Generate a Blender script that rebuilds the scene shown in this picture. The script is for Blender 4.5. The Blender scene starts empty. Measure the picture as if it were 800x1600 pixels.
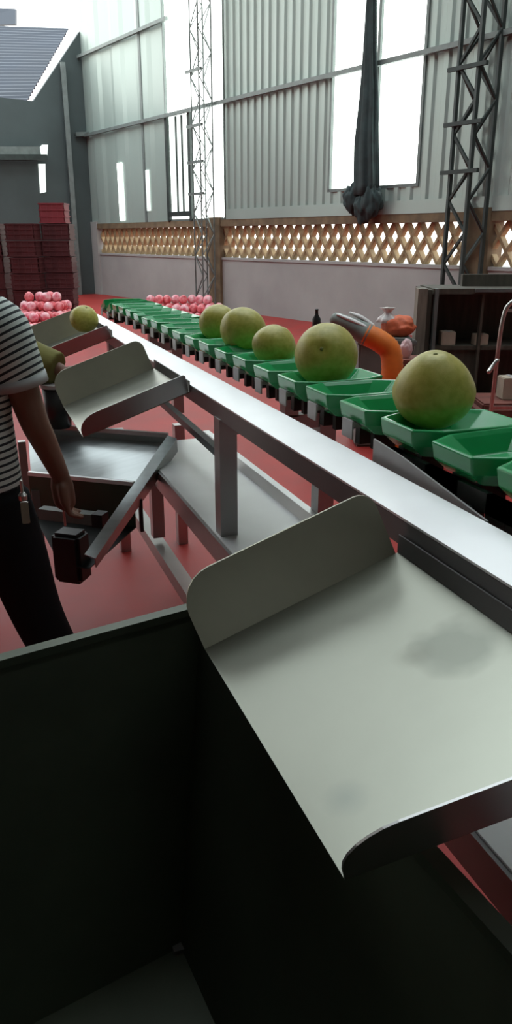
import bpy, bmesh, math, random
from mathutils import Vector, Matrix, noise
random.seed(7)
C = bpy.context.scene.collection
R = math.radians
PI = math.pi

# ------------------------------------------------------------------ camera
CAM = Vector((0, 0, 1.5)); PITCH = R(19.6); YAW = R(20.2); FPX = 1205.0
FH = Vector((math.sin(YAW), math.cos(YAW), 0)); RT = Vector((math.cos(YAW), -math.sin(YAW), 0))
FW = FH*math.cos(PITCH) + Vector((0, 0, -math.sin(PITCH)))
UP = FH*math.sin(PITCH) + Vector((0, 0, math.cos(PITCH)))
cam = bpy.data.cameras.new('camera'); co = bpy.data.objects.new('camera', cam); C.objects.link(co)
co.matrix_world = Matrix(((RT.x, UP.x, -FW.x, 0), (RT.y, UP.y, -FW.y, 0), (RT.z, UP.z, -FW.z, CAM.z), (0, 0, 0, 1)))
cam.sensor_fit = 'VERTICAL'; cam.sensor_height = 36; cam.lens = 36*FPX/1600; cam.clip_start = .02
bpy.context.scene.camera = co

def ray(x, y): return (x-400)*RT + (800-y)*UP + FPX*FW
def at(x, y, b):                       # point at horizontal forward distance b
    r = ray(x, y); return CAM + r*(b/r.dot(FH))
WD = Vector((-.2664, .9639, 0)); WN = Vector((.9639, .2664, 0)); WDIST = 9.535; SEND = 21.0
def wall_pt(s, z, off=0): return WD*s + WN*(WDIST-off) + Vector((0, 0, z))
def at_end(x, y, s=SEND):
    r = ray(x, y); return CAM + r*((s-CAM.dot(WD))/r.dot(WD))

# ------------------------------------------------------------------ materials
def mat(name, col, rough=.5, metal=0, var=0, scale=8, bump=0, bscale=60, stretch=None, spec=None, col2=None):
    m = bpy.data.materials.new(name); m.use_nodes = True
    nt = m.node_tree; b = nt.nodes['Principled BSDF']
    b.inputs['Base Color'].default_value = (*col, 1); b.inputs['Roughness'].default_value = rough
    b.inputs['Metallic'].default_value = metal
    if spec is not None: b.inputs['Specular IOR Level'].default_value = spec
    tc = nt.nodes.new('ShaderNodeTexCoord')
    mp = nt.nodes.new('ShaderNodeMapping'); nt.links.new(tc.outputs['Object'], mp.inputs['Vector'])
    if stretch: mp.inputs['Scale'].default_value = stretch
    if var or col2:
        n = nt.nodes.new('ShaderNodeTexNoise'); n.inputs['Scale'].default_value = scale; n.inputs['Detail'].default_value = 5
        nt.links.new(mp.outputs['Vector'], n.inputs['Vector'])
        cr = nt.nodes.new('ShaderNodeValToRGB'); nt.links.new(n.outputs['Fac'], cr.inputs['Fac'])
        c2 = col2 or tuple(min(1, c*(1+var)) for c in col); c1 = col if col2 else tuple(c*(1-var) for c in col)
        cr.color_ramp.elements[0].position = .35; cr.color_ramp.elements[1].position = .65
        cr.color_ramp.elements[0].color = (*c1, 1); cr.color_ramp.elements[1].color = (*c2, 1)
        nt.links.new(cr.outputs['Color'], b.inputs['Base Color'])
        mr = nt.nodes.new('ShaderNodeMapRange'); mr.inputs['To Min'].default_value = rough*.8; mr.inputs['To Max'].default_value = min(1, rough*1.2)
        nt.links.new(n.outputs['Fac'], mr.inputs['Value']); nt.links.new(mr.outputs['Result'], b.inputs['Roughness'])
    if bump:
        n2 = nt.nodes.new('ShaderNodeTexNoise'); n2.inputs['Scale'].default_value = bscale
        nt.links.new(mp.outputs['Vector'], n2.inputs['Vector'])
        bp = nt.nodes.new('ShaderNodeBump'); bp.inputs['Strength'].default_value = bump; bp.inputs['Distance'].default_value = .01
        nt.links.new(n2.outputs['Fac'], bp.inputs['Height']); nt.links.new(bp.outputs['Normal'], b.inputs['Normal'])
    return m

def daylight(name, col, s):             # translucent sheet with daylight coming through it
    m = bpy.data.materials.new(name); m.use_nodes = True; nt = m.node_tree
    b = nt.nodes['Principled BSDF']; b.inputs['Base Color'].default_value = (.6, .65, .62, 1)
    b.inputs['Emission Color'].default_value = (*col, 1); b.inputs['Emission Strength'].default_value = s
    b.inputs['Roughness'].default_value = .6
    return m

M = dict(
    steel=mat('brushed_stainless', (.42, .45, .44), .34, 1, .06, 5, .02, 40, (1, 12, 1)),
    rail=mat('bright_stainless', (.90, .92, .91), .42, .35, .04, 4),
    flange=mat('olive_tinted_steel', (.36, .355, .27), .45, .5, .1, 5, .02, 30),
    steel_dull=mat('dull_stainless', (.42, .42, .41), .42, 1, .1, 4, .03, 30),
    bin=mat('dark_bin_steel', (.075, .09, .062), .5, .4, .25, 3, .05, 14),
    black=mat('black_plastic', (.012, .014, .013), .45, 0, .3, 20),
    chain=mat('greased_chain', (.02, .026, .023), .4, .4, .3, 20),
    green=mat('green_plastic', (.014, .34, .10), .22, 0, .12, 6),
    tab=mat('grey_tab', (.42, .42, .41), .5, 0, .1, 10),
    pomelo=mat('pomelo_rind', (.41, .38, .06), .42, 0, 0, 5, .12, 90, None, None, (.53, .48, .11)),
    scar=mat('rind_scar', (.22, .22, .06), .7),
    red_floor=mat('red_floor_paint', (.32, .032, .027), .5, 0, .16, 1.6, .02, 8, None, .22),
    plaster=mat('pinkish_plaster', (.35, .355, .335), .85, 0, .08, 1.2, .05, 20),
    block=mat('ochre_breeze_block', (.33, .24, .13), .9, 0, .2, 6, .1, 30),
    block_dark=mat('brown_ledge', (.16, .115, .065), .9, 0, .25, 5, .1, 30),
    tube=mat('grey_tube_steel', (.17, .172, .17), .45, .35, .1, 6),
    sheet=mat('grey_green_sheet', (.36, .44, .40), .42, .25, .07, .6, 0, 1, (1, 1, .1)),
    sheet_dark=mat('dark_sheet', (.06, .08, .08), .6, .1, .15, .8),
    roofsheet=mat('blue_grey_roof', (.028, .036, .05), .6, 0, .15, .6),
    ceiling=mat('ceiling_sheet', (.22, .24, .24), .7, 0, .1, .5),
    truss=mat('truss_steel', (.03, .042, .038), .6, .2, .25, 6),
    purlin=mat('purlin_steel', (.16, .19, .18), .5, .3, .15, 6),
    pane=daylight('daylight_sheet', (.93, 1, .95), 3.2),
    pane_dim=daylight('dim_daylight_sheet', (.8, .9, .85), .9),
    cloth=mat('dark_curtain', (.022, .038, .038), .9, 0, .35, 5, .2, 25),
    crate=mat('maroon_crate', (.075, .02, .022), .5, 0, .2, 4),
    crate_red=mat('red_crate', (.24, .04, .05), .5, 0, .1, 4),
    mark=mat('white_print', (.6, .55, .52), .7),
    red_wrap=mat('red_wrapped_fruit', (.58, .045, .06), .35, 0, 0, 13, .25, 30, None, None, (.88, .30, .32)),
    pink_wrap=mat('pink_wrapped_fruit', (.70, .09, .15), .35, 0, 0, 13, .25, 30, None, None, (.93, .60, .62)),
    skin=mat('skin', (.20, .105, .068), .55, 0, .08, 9, .03, 60),
    hair=mat('black_hair', (.012, .011, .01), .5, 0, .3, 60, .4, 90),
    trouser=mat('black_trouser', (.006, .007, .008), .9, 0, .3, 5, .15, 30, None, .2),
    shoe=mat('dark_shoe', (.02, .02, .022), .5, 0, .2, 12),
    olive=mat('olive_cloth', (.15, .14, .03), .85, 0, .15, 6, .15, 30),
    hem=mat('grey_hem', (.42, .45, .43), .9, 0, .06, 20),
    eye=mat('eye_white', (.7, .68, .64), .3), iris=mat('iris', (.02, .015, .01), .3), lip=mat('lip', (.25, .09, .08), .5),
    orange=mat('orange_plastic', (.80, .20, .025), .45, 0, .12, 7, .1, 20),
    orange_red=mat('orange_red_mesh', (.62, .13, .05), .6, 0, .2, 14, .2, 40),
    white_bag=mat('white_film', (.75, .73, .70), .4, 0, .06, 8, .2, 15),
    pink_bag=mat('pale_pink_film', (.72, .52, .52), .45, 0, .08, 8, .2, 15),
    grey_bin=mat('grey_bin', (.16, .17, .155), .7, 0, .15, 5),
    greycloth=mat('grey_green_wrap', (.22, .25, .22), .7, 0, .2, 8, .2, 20),
    wood_dark=mat('dark_brown_board', (.075, .068, .05), .7, 0, .25, 4, .05, 20, (6, 6, 1)),
    post_grey=mat('grey_green_post', (.20, .19, .15), .7, 0, .2, 5, .05, 20, (6, 6, 1)),
    carton=mat('pale_carton', (.45, .38, .29), .8, 0, .12, 6),
    rust=mat('rust_red', (.16, .05, .035), .7, 0, .3, 8),
    chrome=mat('worn_chrome', (.6, .6, .56), .3, 1, .1, 20),
)
# stain on chute sheets
STAINS = (((.255, .215, .087), .06, .05, .6, (.13, .14, .115, 1)), ((.215, .235, .075), .012, .02, .5, (.15, .15, .12, 1)), ((.195, .36, .068), .02, .06, .3, (.2, .2, .17, 1)), ((.045, .085, .013), .006, .012, .5, (.17, .19, .17, 1)))
def stained_steel():
    m = mat('stained_chute_sheet', (.275, .285, .235), .36, .85, .05, 4, .02, 30)
    nt = m.node_tree; b = nt.nodes['Principled BSDF']
    src = b.inputs['Base Color'].links[0].from_socket
    tc = nt.nodes.new('ShaderNodeTexCoord')
    def blob(c, r, wob, k):
        n = nt.nodes.new('ShaderNodeTexNoise'); n.inputs['Scale'].default_value = 18
        nt.links.new(tc.outputs['Object'], n.inputs['Vector'])
        d = nt.nodes.new('ShaderNodeVectorMath'); d.operation = 'DISTANCE'; d.inputs[1].default_value = c
        nt.links.new(tc.outputs['Object'], d.inputs[0])
        a = nt.nodes.new('ShaderNodeMath'); a.operation = 'MULTIPLY_ADD'; a.inputs[1].default_value = wob
        nt.links.new(n.outputs['Fac'], a.inputs[0]); nt.links.new(d.outputs['Value'], a.inputs[2])
        mr = nt.nodes.new('ShaderNodeMapRange'); mr.inputs['From Min'].default_value = r; mr.inputs['From Max'].default_value = r+.03
        mr.inputs['To Min'].default_value = k; mr.inputs['To Max'].default_value = 0
        nt.links.new(a.outputs[0], mr.inputs['Value']); return mr.outputs['Result']
    for c, r, wob, k, col in STAINS:
        mx = nt.nodes.new('ShaderNodeMix'); mx.data_type = 'RGBA'
        nt.links.new(blob(c, r, wob, k), mx.inputs[0]); nt.links.new(src, mx.inputs[6]); mx.inputs[7].default_value = col
        src = mx.outputs[2]
    nt.links.new(src, b.inputs['Base Color'])
    return m
M['chute'] = stained_steel()
def stripes(name, slope, period, duty=.42):
    m = bpy.data.materials.new(name); m.use_nodes = True; nt = m.node_tree; b = nt.nodes['Principled BSDF']
    b.inputs['Roughness'].default_value = .9
    tc = nt.nodes.new('ShaderNodeTexCoord'); dt = nt.nodes.new('ShaderNodeVectorMath'); dt.operation = 'DOT_PRODUCT'
    dt.inputs[1].default_value = (slope/period, 0, 1/period); nt.links.new(tc.outputs['Object'], dt.inputs[0])
    fr = nt.nodes.new('ShaderNodeMath'); fr.operation = 'FRACT'; nt.links.new(dt.outputs['Value'], fr.inputs[0])
    gt = nt.nodes.new('ShaderNodeMath'); gt.operation = 'LESS_THAN'; gt.inputs[1].default_value = duty; nt.links.new(fr.outputs[0], gt.inputs[0])
    mx = nt.nodes.new('ShaderNodeMix'); mx.data_type = 'RGBA'; nt.links.new(gt.outputs[0], mx.inputs[0])
    mx.inputs[6].default_value = (.60, .66, .61, 1); mx.inputs[7].default_value = (.02, .028, .03, 1)
    nt.links.new(mx.outputs[2], b.inputs['Base Color']); return m
M['stripe'] = stripes('striped_knit', -.12, .0182, .38)
M['stripe_sleeve'] = stripes('striped_sleeve_knit', -.5, .019, .38)

# ------------------------------------------------------------------ mesh helpers
def obj(name, bm, m, parent=None, smooth=False, loc=None):
    me = bpy.data.meshes.new(name)
    bmesh.ops.recalc_face_normals(bm, faces=bm.faces)
    bm.to_mesh(me); bm.free()
    if smooth:
        for p in me.polygons: p.use_smooth = True
    o = bpy.data.objects.new(name, me); C.objects.link(o)
    if m: me.materials.append(M[m] if isinstance(m, str) else m)
    if parent: o.parent = parent
    if loc is not None: o.location = loc
    return o
def tag(o, label, cat, group=None):
    o['label'] = label; o['category'] = cat
    if group: o['group'] = group
    return o
def thing(name, label, cat, loc=(0, 0, 0), rz=0, group=None):
    o = bpy.data.objects.new(name, None); C.objects.link(o); o.empty_display_size = .05
    o.location = loc; o.rotation_euler = (0, 0, rz); return tag(o, label, cat, group)
def struct(name, bm, m, smooth=False, parent=None):
    o = obj(name, bm, m, parent, smooth)
    if not parent: o['kind'] = 'structure'
    return o
def box(bm, c, s, rz=0, mtx=None, bev=0):
    g = bmesh.ops.create_cube(bm, size=1)
    vs = g['verts']
    for v in vs: v.co = Vector((v.co.x*s[0], v.co.y*s[1], v.co.z*s[2]))
    mm = Matrix.Translation(Vector(c)) @ Matrix.Rotation(rz, 4, 'Z')
    if mtx: mm = mtx @ mm
    bmesh.ops.transform(bm, matrix=mm, verts=vs)
    if bev:
        es = {e for v in vs for e in v.link_edges}
        bmesh.ops.bevel(bm, geom=list(es), offset=bev, segments=2, affect='EDGES')
def bx(c, s, rz=0, bev=0):
    bm = bmesh.new(); box(bm, c, s, rz, None, bev); return bm
def bar(bm, a, b, w, h=None, up=Vector((0, 0, 1))):          # rectangular bar from a to b
    a, b = Vector(a), Vector(b); d = b-a; L = d.length; d.normalize()
    if abs(d.dot(up)) > .95: up = Vector((0, 1, 0))
    x = d.cross(up).normalized(); z = x.cross(d)
    mm = Matrix(((x.x, d.x, z.x, 0), (x.y, d.y, z.y, 0), (x.z, d.z, z.z, 0), (0, 0, 0, 1)))
    mm = Matrix.Translation((a+b)/2) @ mm
    box(bm, (0, 0, 0), (w, L, h or w), 0, mm)
def prism(bm, pts, vec):                                     # polygon extruded by vec
    vs = [bm.verts.new(Vector(p)) for p in pts]; f = bm.faces.new(vs)
    r = bmesh.ops.extrude_face_region(bm, geom=[f])
    bmesh.ops.translate(bm, vec=Vector(vec), verts=[v for v in r['geom'] if isinstance(v, bmesh.types.BMVert)])
def frame_of(d):
    d = d.normalized(); u = Vector((0, 0, 1)) if abs(d.z) < .9 else Vector((0, 1, 0))
    x = d.cross(u).normalized(); return x, d.cross(x).normalized()
def cr(P, n=4):
    out = []
    for i in range(len(P)-1):
        p0, p1, p2, p3 = P[max(0, i-1)], P[i], P[i+1], P[min(len(P)-1, i+2)]
        for k in range(n):
            t = k/n; out.append(.5*((2*p1)+(p2-p0)*t+(2*p0-5*p1+4*p2-p3)*t*t+(3*p1-p0-3*p2+p3)*t**3))
    return out+[P[-1]]
def tube(bm, pts, rad, seg=10, sm=4, flat=1.0, cap=True):      # tapered smooth tube
    P = [Vector(p) for p in pts]; rr = rad if isinstance(rad, (list, tuple)) else [rad]*len(P)
    Q = [Vector((p.x, p.y, p.z, r)) for p, r in zip(P, rr)]
    if sm > 1: Q = cr(Q, sm)
    n = len(Q); rings = []; x = None
    items = []
    for i, q in enumerate(Q):
        a = Q[max(0, i-1)].to_3d(); b = Q[min(n-1, i+1)].to_3d(); d = (b-a).normalized()
        if x is None: x, y = frame_of(d)
        else:
            x = (x-d*x.dot(d)).normalized(); y = d.cross(x)
        items.append((q.to_3d(), d, x.copy(), y.copy(), q.w))
    L = []
    if cap:
        c, d, xx, yy, r = items[0]
        L += [(c-d*r*.75, xx, yy, r*.45), (c-d*r*.4, xx, yy, r*.85)]
    L += [(c, xx, yy, r) for c, d, xx, yy, r in items]
    if cap:
        c, d, xx, yy, r = items[-1]
        L += [(c+d*r*.4, xx, yy, r*.85), (c+d*r*.75, xx, yy, r*.45)]
    for c, xx, yy, r in L:
        rings.append([bm.verts.new(c + xx*math.cos(2*PI*k/seg)*r + yy*math.sin(2*PI*k/seg)*r*flat) for k in range(seg)])
    for A, B in zip(rings, rings[1:]):
        for k in range(seg): bm.faces.new((A[k], A[(k+1) % seg], B[(k+1) % seg], B[k]))
    bm.faces.new(rings[0][::-1]); bm.faces.new(rings[-1])
def loft(bm, rings, seg=20):                                 # rings: (cx,cy,cz,rx,ry) horizontal ellipses
    RR = []
    for cx, cy, cz, rx, ry in rings:
        RR.append([bm.verts.new((cx+rx*math.cos(2*PI*k/seg), cy+ry*math.sin(2*PI*k/seg), cz)) for k in range(seg)])
    for A, B in zip(RR, RR[1:]):
        for k in range(seg): bm.faces.new((A[k], A[(k+1) % seg], B[(k+1) % seg], B[k]))
    bm.faces.new(RR[0][::-1]); bm.faces.new(RR[-1])
def lathe(bm, prof, seg=24, mtx=None):
    vs0 = len(bm.verts); RR = []
    for r, z in prof:
        if r < 1e-5: RR.append([bm.verts.new((0, 0, z))])
        else: RR.append([bm.verts.new((r*math.cos(2*PI*k/seg), r*math.sin(2*PI*k/seg), z)) for k in range(seg)])
    for A, B in zip(RR, RR[1:]):
        for k in range(seg):
            a, b, c, d = A[k % len(A)], A[(k+1) % len(A)], B[(k+1) % len(B)], B[k % len(B)]
            q = []
            for v in (a, b, c, d):
                if v not in q: q.append(v)
            if len(q) > 2: bm.faces.new(q)
    if len(RR[0]) > 1: bm.faces.new(RR[0][::-1])
    if len(RR[-1]) > 1: bm.faces.new(RR[-1])
    if mtx: bmesh.ops.transform(bm, matrix=mtx, verts=[v for i, v in enumerate(bm.verts) if i >= vs0])
def remesh(name, bm, m, parent, vox=.008, sm=4):              # fuse overlapping pieces into one skin
    o = obj(name+'_raw', bm, None)
    md = o.modifiers.new('r', 'REMESH'); md.mode = 'VOXEL'; md.voxel_size = vox
    s = o.modifiers.new('s', 'SMOOTH'); s.iterations = sm; s.factor = .5
    dg = bpy.context.evaluated_depsgraph_get(); dg.update()
    me = bpy.data.meshes.new_from_object(o.evaluated_get(dg)); bpy.data.objects.remove(o)
    for p in me.polygons: p.use_smooth = True
    me.name = name; me.materials.clear(); me.materials.append(M[m] if isinstance(m, str) else m)
    n = bpy.data.objects.new(name, me); C.objects.link(n); n.parent = parent; return n
def dup(root, loc, rot=None, scale=None, label=None, group=None):
    r = root.copy(); C.objects.link(r); r.location = loc
    if rot is not None: r.rotation_euler = rot
    if scale is not None: r.scale = scale
    if label: r['label'] = label
    if group: r['group'] = group
    for ch in list(root.children):
        c = ch.copy(); C.objects.link(c); c.parent = r
        for g in ch.children:
            d = g.copy(); C.objects.link(d); d.parent = c
    return r

# ------------------------------------------------------------------ the hall
struct('floor', bx((2, 10, -.05), (34, 44, .1)), 'red_floor')
ROT_W = math.atan2(WD.y, WD.x)                               # local x along the wall, y to its back
def wbox(bm, s0, s1, z0, z1, o0, o1):                          # o = offset into the hall
    box(bm, wall_pt((s0+s1)/2, (z0+z1)/2, (o0+o1)/2), (s1-s0, abs(o1-o0), z1-z0), ROT_W)
S0 = 3.0
bm = bmesh.new(); wbox(bm, S0, SEND, 0, 1.05, 0, -.24)
wall = struct('wall_back', bm, 'plaster')
bm = bmesh.new(); wbox(bm, S0, SEND, 1.72, 1.85, .04, -.26); struct('trim_1', bm, 'block_dark')
bm = bmesh.new(); wbox(bm, S0, SEND, 1.05, 1.10, .02, -.24); struct('trim_2', bm, 'plaster')
# breeze-block lattice: two families of slanted webs
bm = bmesh.new()
zb, zt, pitch = 1.10, 1.72, .28
s = S0-.6
while s < SEND+.6:
    for sg in (1, -1):
        ds = .42*sg
        a = wall_pt(max(S0, min(SEND, s)), zb, -.10); b = wall_pt(max(S0, min(SEND, s+ds)), zt, -.10)
        if abs((b-a).x) > .05: bar(bm, a, b, .11, .045)
    s += pitch
struct('wall_lattice', bm, 'block')
# pillars inside the lattice
for i, s in enumerate((7.75, 14.75, SEND-.15)):
    bm = bmesh.new(); wbox(bm, s-.22, s+.22, 0, 1.9, .06, -.26); struct('trim_%d' % (i+3), bm, 'block_dark' if i < 2 else 'plaster')

def corrugated(s0, s1, z0, z1, pitch, depth, off=0):
    bm = bmesh.new(); pr = [(0, 0), (.42, 0), (.55, 1), (.87, 1)]; pts = []
    k = 0
    while True:
        done = False
        for u, d in pr:
            s = s0+(k+u)*pitch
            if s > s1: done = True; break
            pts.append((s, d*depth))
        if done: break
        k += 1
    pts.append((s1, 0))
    A = [[bm.verts.new(wall_pt(s, z, off+d)) for s, d in pts] for z in (z0, z1)]
    B = [[bm.verts.new(wall_pt(s, z, off+d-.004)) for s, d in pts] for z in (z0, z1)]
    for i in range(len(pts)-1):
        bm.faces.new((A[0][i], A[0][i+1], A[1][i+1], A[1][i])); bm.faces.new((B[0][i+1], B[0][i], B[1][i], B[1][i+1]))
    return bm
ZR = 8.0
W1a, W1b = 8.99, 11.12                                        # tall window
bm = corrugated(S0, W1a, 1.85, ZR, .27, .035); struct('wall_sheet_right', bm, 'sheet')
bm = corrugated(W1b, 14.35, 1.85, ZR, .23, .035); struct('wall_sheet_middle', bm, 'sheet')
bm = corrugated(W1a, W1b, 1.85, 2.24, .27, .035); struct('wall_sheet_sill', bm, 'sheet')
bm = corrugated(16.75, SEND, 1.85, ZR, 1.3, .03); struct('wall_sheet_left', bm, 'sheet')
def window(n, s0, s1, z0, z1, m, fr=.06, mull=()):
    bm = bmesh.new(); o_ = .055 if n in (3, 4) else -.03; wbox(bm, s0, s1, z0, z1, o_, o_-.015); p = struct('window_%d' % n, bm, m)
    bm = bmesh.new()
    for a, b, c, d in ((s0, s0+fr, z0, z1), (s1-fr, s1, z0, z1), (s0, s1, z0, z0+fr)): wbox(bm, a, b, c, d, .03, -.05)
    for q in mull: wbox(bm, q-.03, q+.03, z0, z1, .02, -.05)
    obj('window_frame', bm, 'purlin', p); return p
window(1, W1a, W1b, 2.24, ZR, 'pane', .05, (10.0,))
window(2, 14.35, 16.75, 1.85, ZR, 'pane', .04)
window(3, 18.95, 19.2, 1.9, 3.25, 'pane', .02)
window(4, 17.55, 17.72, 2.1, 3.0, 'pane_dim', .02)
# window 2: dimmer lower leaf with dark frame
bm = bmesh.new(); wbox(bm, 15.72, 16.6, 1.95, 4.0, .0, -.02); struct('window_5', bm, 'pane_dim')
bm = bmesh.new()
for s in (15.70, 16.68): wbox(bm, s-.05, s+.05, 1.85, 4.05, .06, -.01)
wbox(bm, 15.7, 16.68, 1.95, 2.05, .06, -.01)
for s in (16.05, 16.3): wbox(bm, s-.015, s+.015, 1.95, 4.0, .03, -.01)
struct('trim_6', bm, 'truss')
# purlins
for n, z in ((7, 4.03), (8, 5.86)):
    bm = bmesh.new(); bar(bm, wall_pt(S0 if n == 7 else 16.4, z, .10), wall_pt(SEND, z, .10), .07, .07); struct('trim_%d' % n, bm, 'purlin')
bm = bmesh.new(); wbox(bm, S0, 14.3, 1.85, 2.05, .05, .035); struct('trim_9', bm, 'sheet')
# seams of the smooth sheets
bm = bmesh.new(); wbox(bm, 17.75, 17.85, 1.85, ZR, .045, .02); struct('trim_10', bm, 'purlin')

# lattice steel columns
def column(s, width, depth, label, m='truss', th=1.0):
    t = thing('lattice_column', label, 'steel column', wall_pt(s, 0, .32))
    o = wall_pt(s, 0, .32)
    def L(ds, off, z): return wall_pt(s+ds, z, .32+off)-o
    for ds in (-width/2, width/2):
        for off in (-depth/2, depth/2):
            bm = bmesh.new(); bar(bm, L(ds, off, 0), L(ds, off, ZR), .05*th); obj('chord', bm, m, t)
    z = .3; k = 0
    while z < ZR-.5:
        a, b = (-1, 1) if k % 2 else (1, -1)
        bm = bmesh.new()
        for off in (-depth/2, depth/2): bar(bm, L(a*width/2, off, z), L(b*width/2, off, z+.42), .035*th)
        for ds in (-width/2, width/2): bar(bm, L(ds, a*depth/2, z), L(ds, b*depth/2, z+.42), .03*th)
        obj('lacing', bm, m, t); z += .42; k += 1
    for zz in (2.35, 2.95, 3.62, 4.6):
        bm = bmesh.new(); bar(bm, L(-width*.95, depth/2+.03, zz), L(width*.95, depth/2+.03, zz), .05); obj('rung', bm, m, t)
    bm = bmesh.new(); box(bm, (0, 0, .01), (.5, .5, .02), ROT_W); obj('base_plate', bm, m, t)
    return t
column(7.75, .34, .4, 'dark lattice steel column in front of the wall right of the tall window')
column(14.72, .30, .3, 'lattice steel column against the bright panel left of the corrugated wall', 'purlin', .5)  # thinner bars and paler steel: glare of the panel put into shape and colour

# tied dark curtain hanging in the tall window
t = thing('curtain', 'dark cloth curtain gathered and hanging down the middle of the tall window', 'curtain', wall_pt(9.95, 0, .22))
o0 = wall_pt(9.95, 0, .22)
bm = bmesh.new()
RR = []
for z, w, d, ds in ((7.9, .10, .05, .12), (5.0, .12, .06, .05), (4.2, .17, .07, .03), (3.6, .24, .09, 0), (2.9, .32, .11, .02), (2.3, .34, .12, -.02), (2.15, .30, .12, 0)):
    ring = []
    for k in range(40):
        w_ = w*.68; a = 2*PI*k/40; rr = 1+.16*math.sin(7*a+z)+.08*math.sin(11*a)
        ring.append(bm.verts.new(wall_pt(9.95+ds+w_*math.cos(a)*rr, z, .22+d*math.sin(a)*rr)-o0))
    RR.append(ring)
for A, B in zip(RR, RR[1:]):
    for k in range(40): bm.faces.new((A[k], A[(k+1) % 40], B[(k+1) % 40], B[k]))
bm.faces.new(RR[0]); bm.faces.new(RR[-1])
obj('drape', bm, 'cloth', t, True)
for ds, z, w, h in ((-.14, 2.08, .22, .30), (.02, 2.0, .18, .28), (.30, 2.14, .17, .26)):
    bm = bmesh.new(); bmesh.ops.create_icosphere(bm, subdivisions=4, radius=1)
    for v in bm.verts:
        f = (1+.35*noise.noise(v.co*2.6+Vector((ds*9, 0, 0)))+.04*math.sin(9*math.atan2(v.co.y, v.co.x)))*(1 if v.co.z < 0 else 1-.35*v.co.z)
        q = wall_pt(9.95+ds+v.co.x*w*f, z+v.co.z*h*f, .22+v.co.y*.13*f)-o0; v.co = q
    obj('bunched_end', bm, 'cloth', t, True)

# end wall (left background) with a sloping top, the shed roof beyond it
def end_poly(pts, s, thick, name, m):
    bm = bmesh.new(); prism(bm, [at_end(x, y, s) for x, y in pts], WD*thick); return struct(name, bm, m)
cl = at_end(0, 340).dot(WN)
def ept(n, z, s=SEND): return WD*s+WN*n+Vector((0, 0, z))
A = at_end(145, 52); B = at_end(52, 158); G = at_end(0, 160)
bm = bmesh.new()
prism(bm, [ept(WDIST, 0), ept(WDIST, A.z), ept(B.dot(WN), B.z), ept(B.dot(WN)-12, B.z+.1), ept(B.dot(WN)-12, 0)], WD*.12)
struct('wall_left', bm, 'sheet_dark')
bm = bmesh.new()
a = at_end(-60, 246, SEND-.2); b = at_end(72, 246, SEND-.2); bar(bm, a, b, .2, .13); struct('trim_11', bm, 'truss')
a = at_end(-60, 236, SEND-.2); b = at_end(62, 236, SEND-.2); bm = bmesh.new(); bar(bm, a, b, .1, .2); struct('trim_12', bm, 'purlin')
# narrow daylight gaps in the end wall
bm = bmesh.new(); prism(bm, [at_end(x, y, SEND-.04) for x, y in ((60, 256), (71, 256), (72, 300), (63, 302))], WD*.02); struct('window_6', bm, 'pane_dim')
bm = bmesh.new(); prism(bm, [at_end(x, y, SEND-.04) for x, y in ((54, 240), (66, 226), (75, 226), (74, 245), (56, 247))], WD*.02); struct('window_7', bm, 'pane_dim')
# posts on the end wall
bm = bmesh.new(); a = at_end(116, 345, SEND-.1); bar(bm, (a.x, a.y, 0), (a.x, a.y, at_end(116, 100, SEND-.1).z), .12); struct('trim_13', bm, 'purlin')
bm = bmesh.new(); bar(bm, at_end(118, 210, SEND-.1), at_end(146, 209, SEND-.1), .1); struct('trim_14', bm, 'purlin')

# blue-grey ribbed roof of the shed beyond
def plane_pt(x, y, b): return at(x, y, b)
q = [at(-70, 170, 23.5), at(40, 166, 23.5), at(108, 46, 30), at(98, 36, 30.8), at(24, 33, 30.8), at(22, 12, 33), at(-70, 8, 33)]
t = thing('shed_roof', 'blue grey ribbed metal roof seen beyond the end wall', 'roof', (q[0].x, q[0].y, 0))
o0 = Vector((q[0].x, q[0].y, 0))
bm = bmesh.new(); e0, e1 = q[1]-o0, q[2]-o0; f0, f1 = q[0]-o0, at(-70, 40, 30.4)-o0
N = 26
rows = []
for i in range(N*4+1):
    k = i/(N*4); h = .07 if i % 4 in (1, 2) else 0
    rows.append([bm.verts.new(f0.lerp(f1, k)+Vector((0, 0, h))), bm.verts.new(e0.lerp(e1, k)+Vector((0, 0, h)))])
for X, Y in zip(rows, rows[1:]): bm.faces.new((X[0], X[1], Y[1], Y[0]))
obj('roof_sheet', bm, 'roofsheet', t)
bm = bmesh.new(); prism(bm, [p-o0 for p in (at(-70, 40, 30.5), at(24, 38, 30.5), at(24, 14, 31), at(-70, 10, 31))], FH*.2); obj('ridge_wall', bm, 'roofsheet', t)
bm = bmesh.new(); prism(bm, [e0, f0, Vector((f0.x, f0.y, 0)), Vector((e0.x, e0.y, 0))], FH*.2); obj('shed_wall', bm, 'sheet_dark', t)

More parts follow.
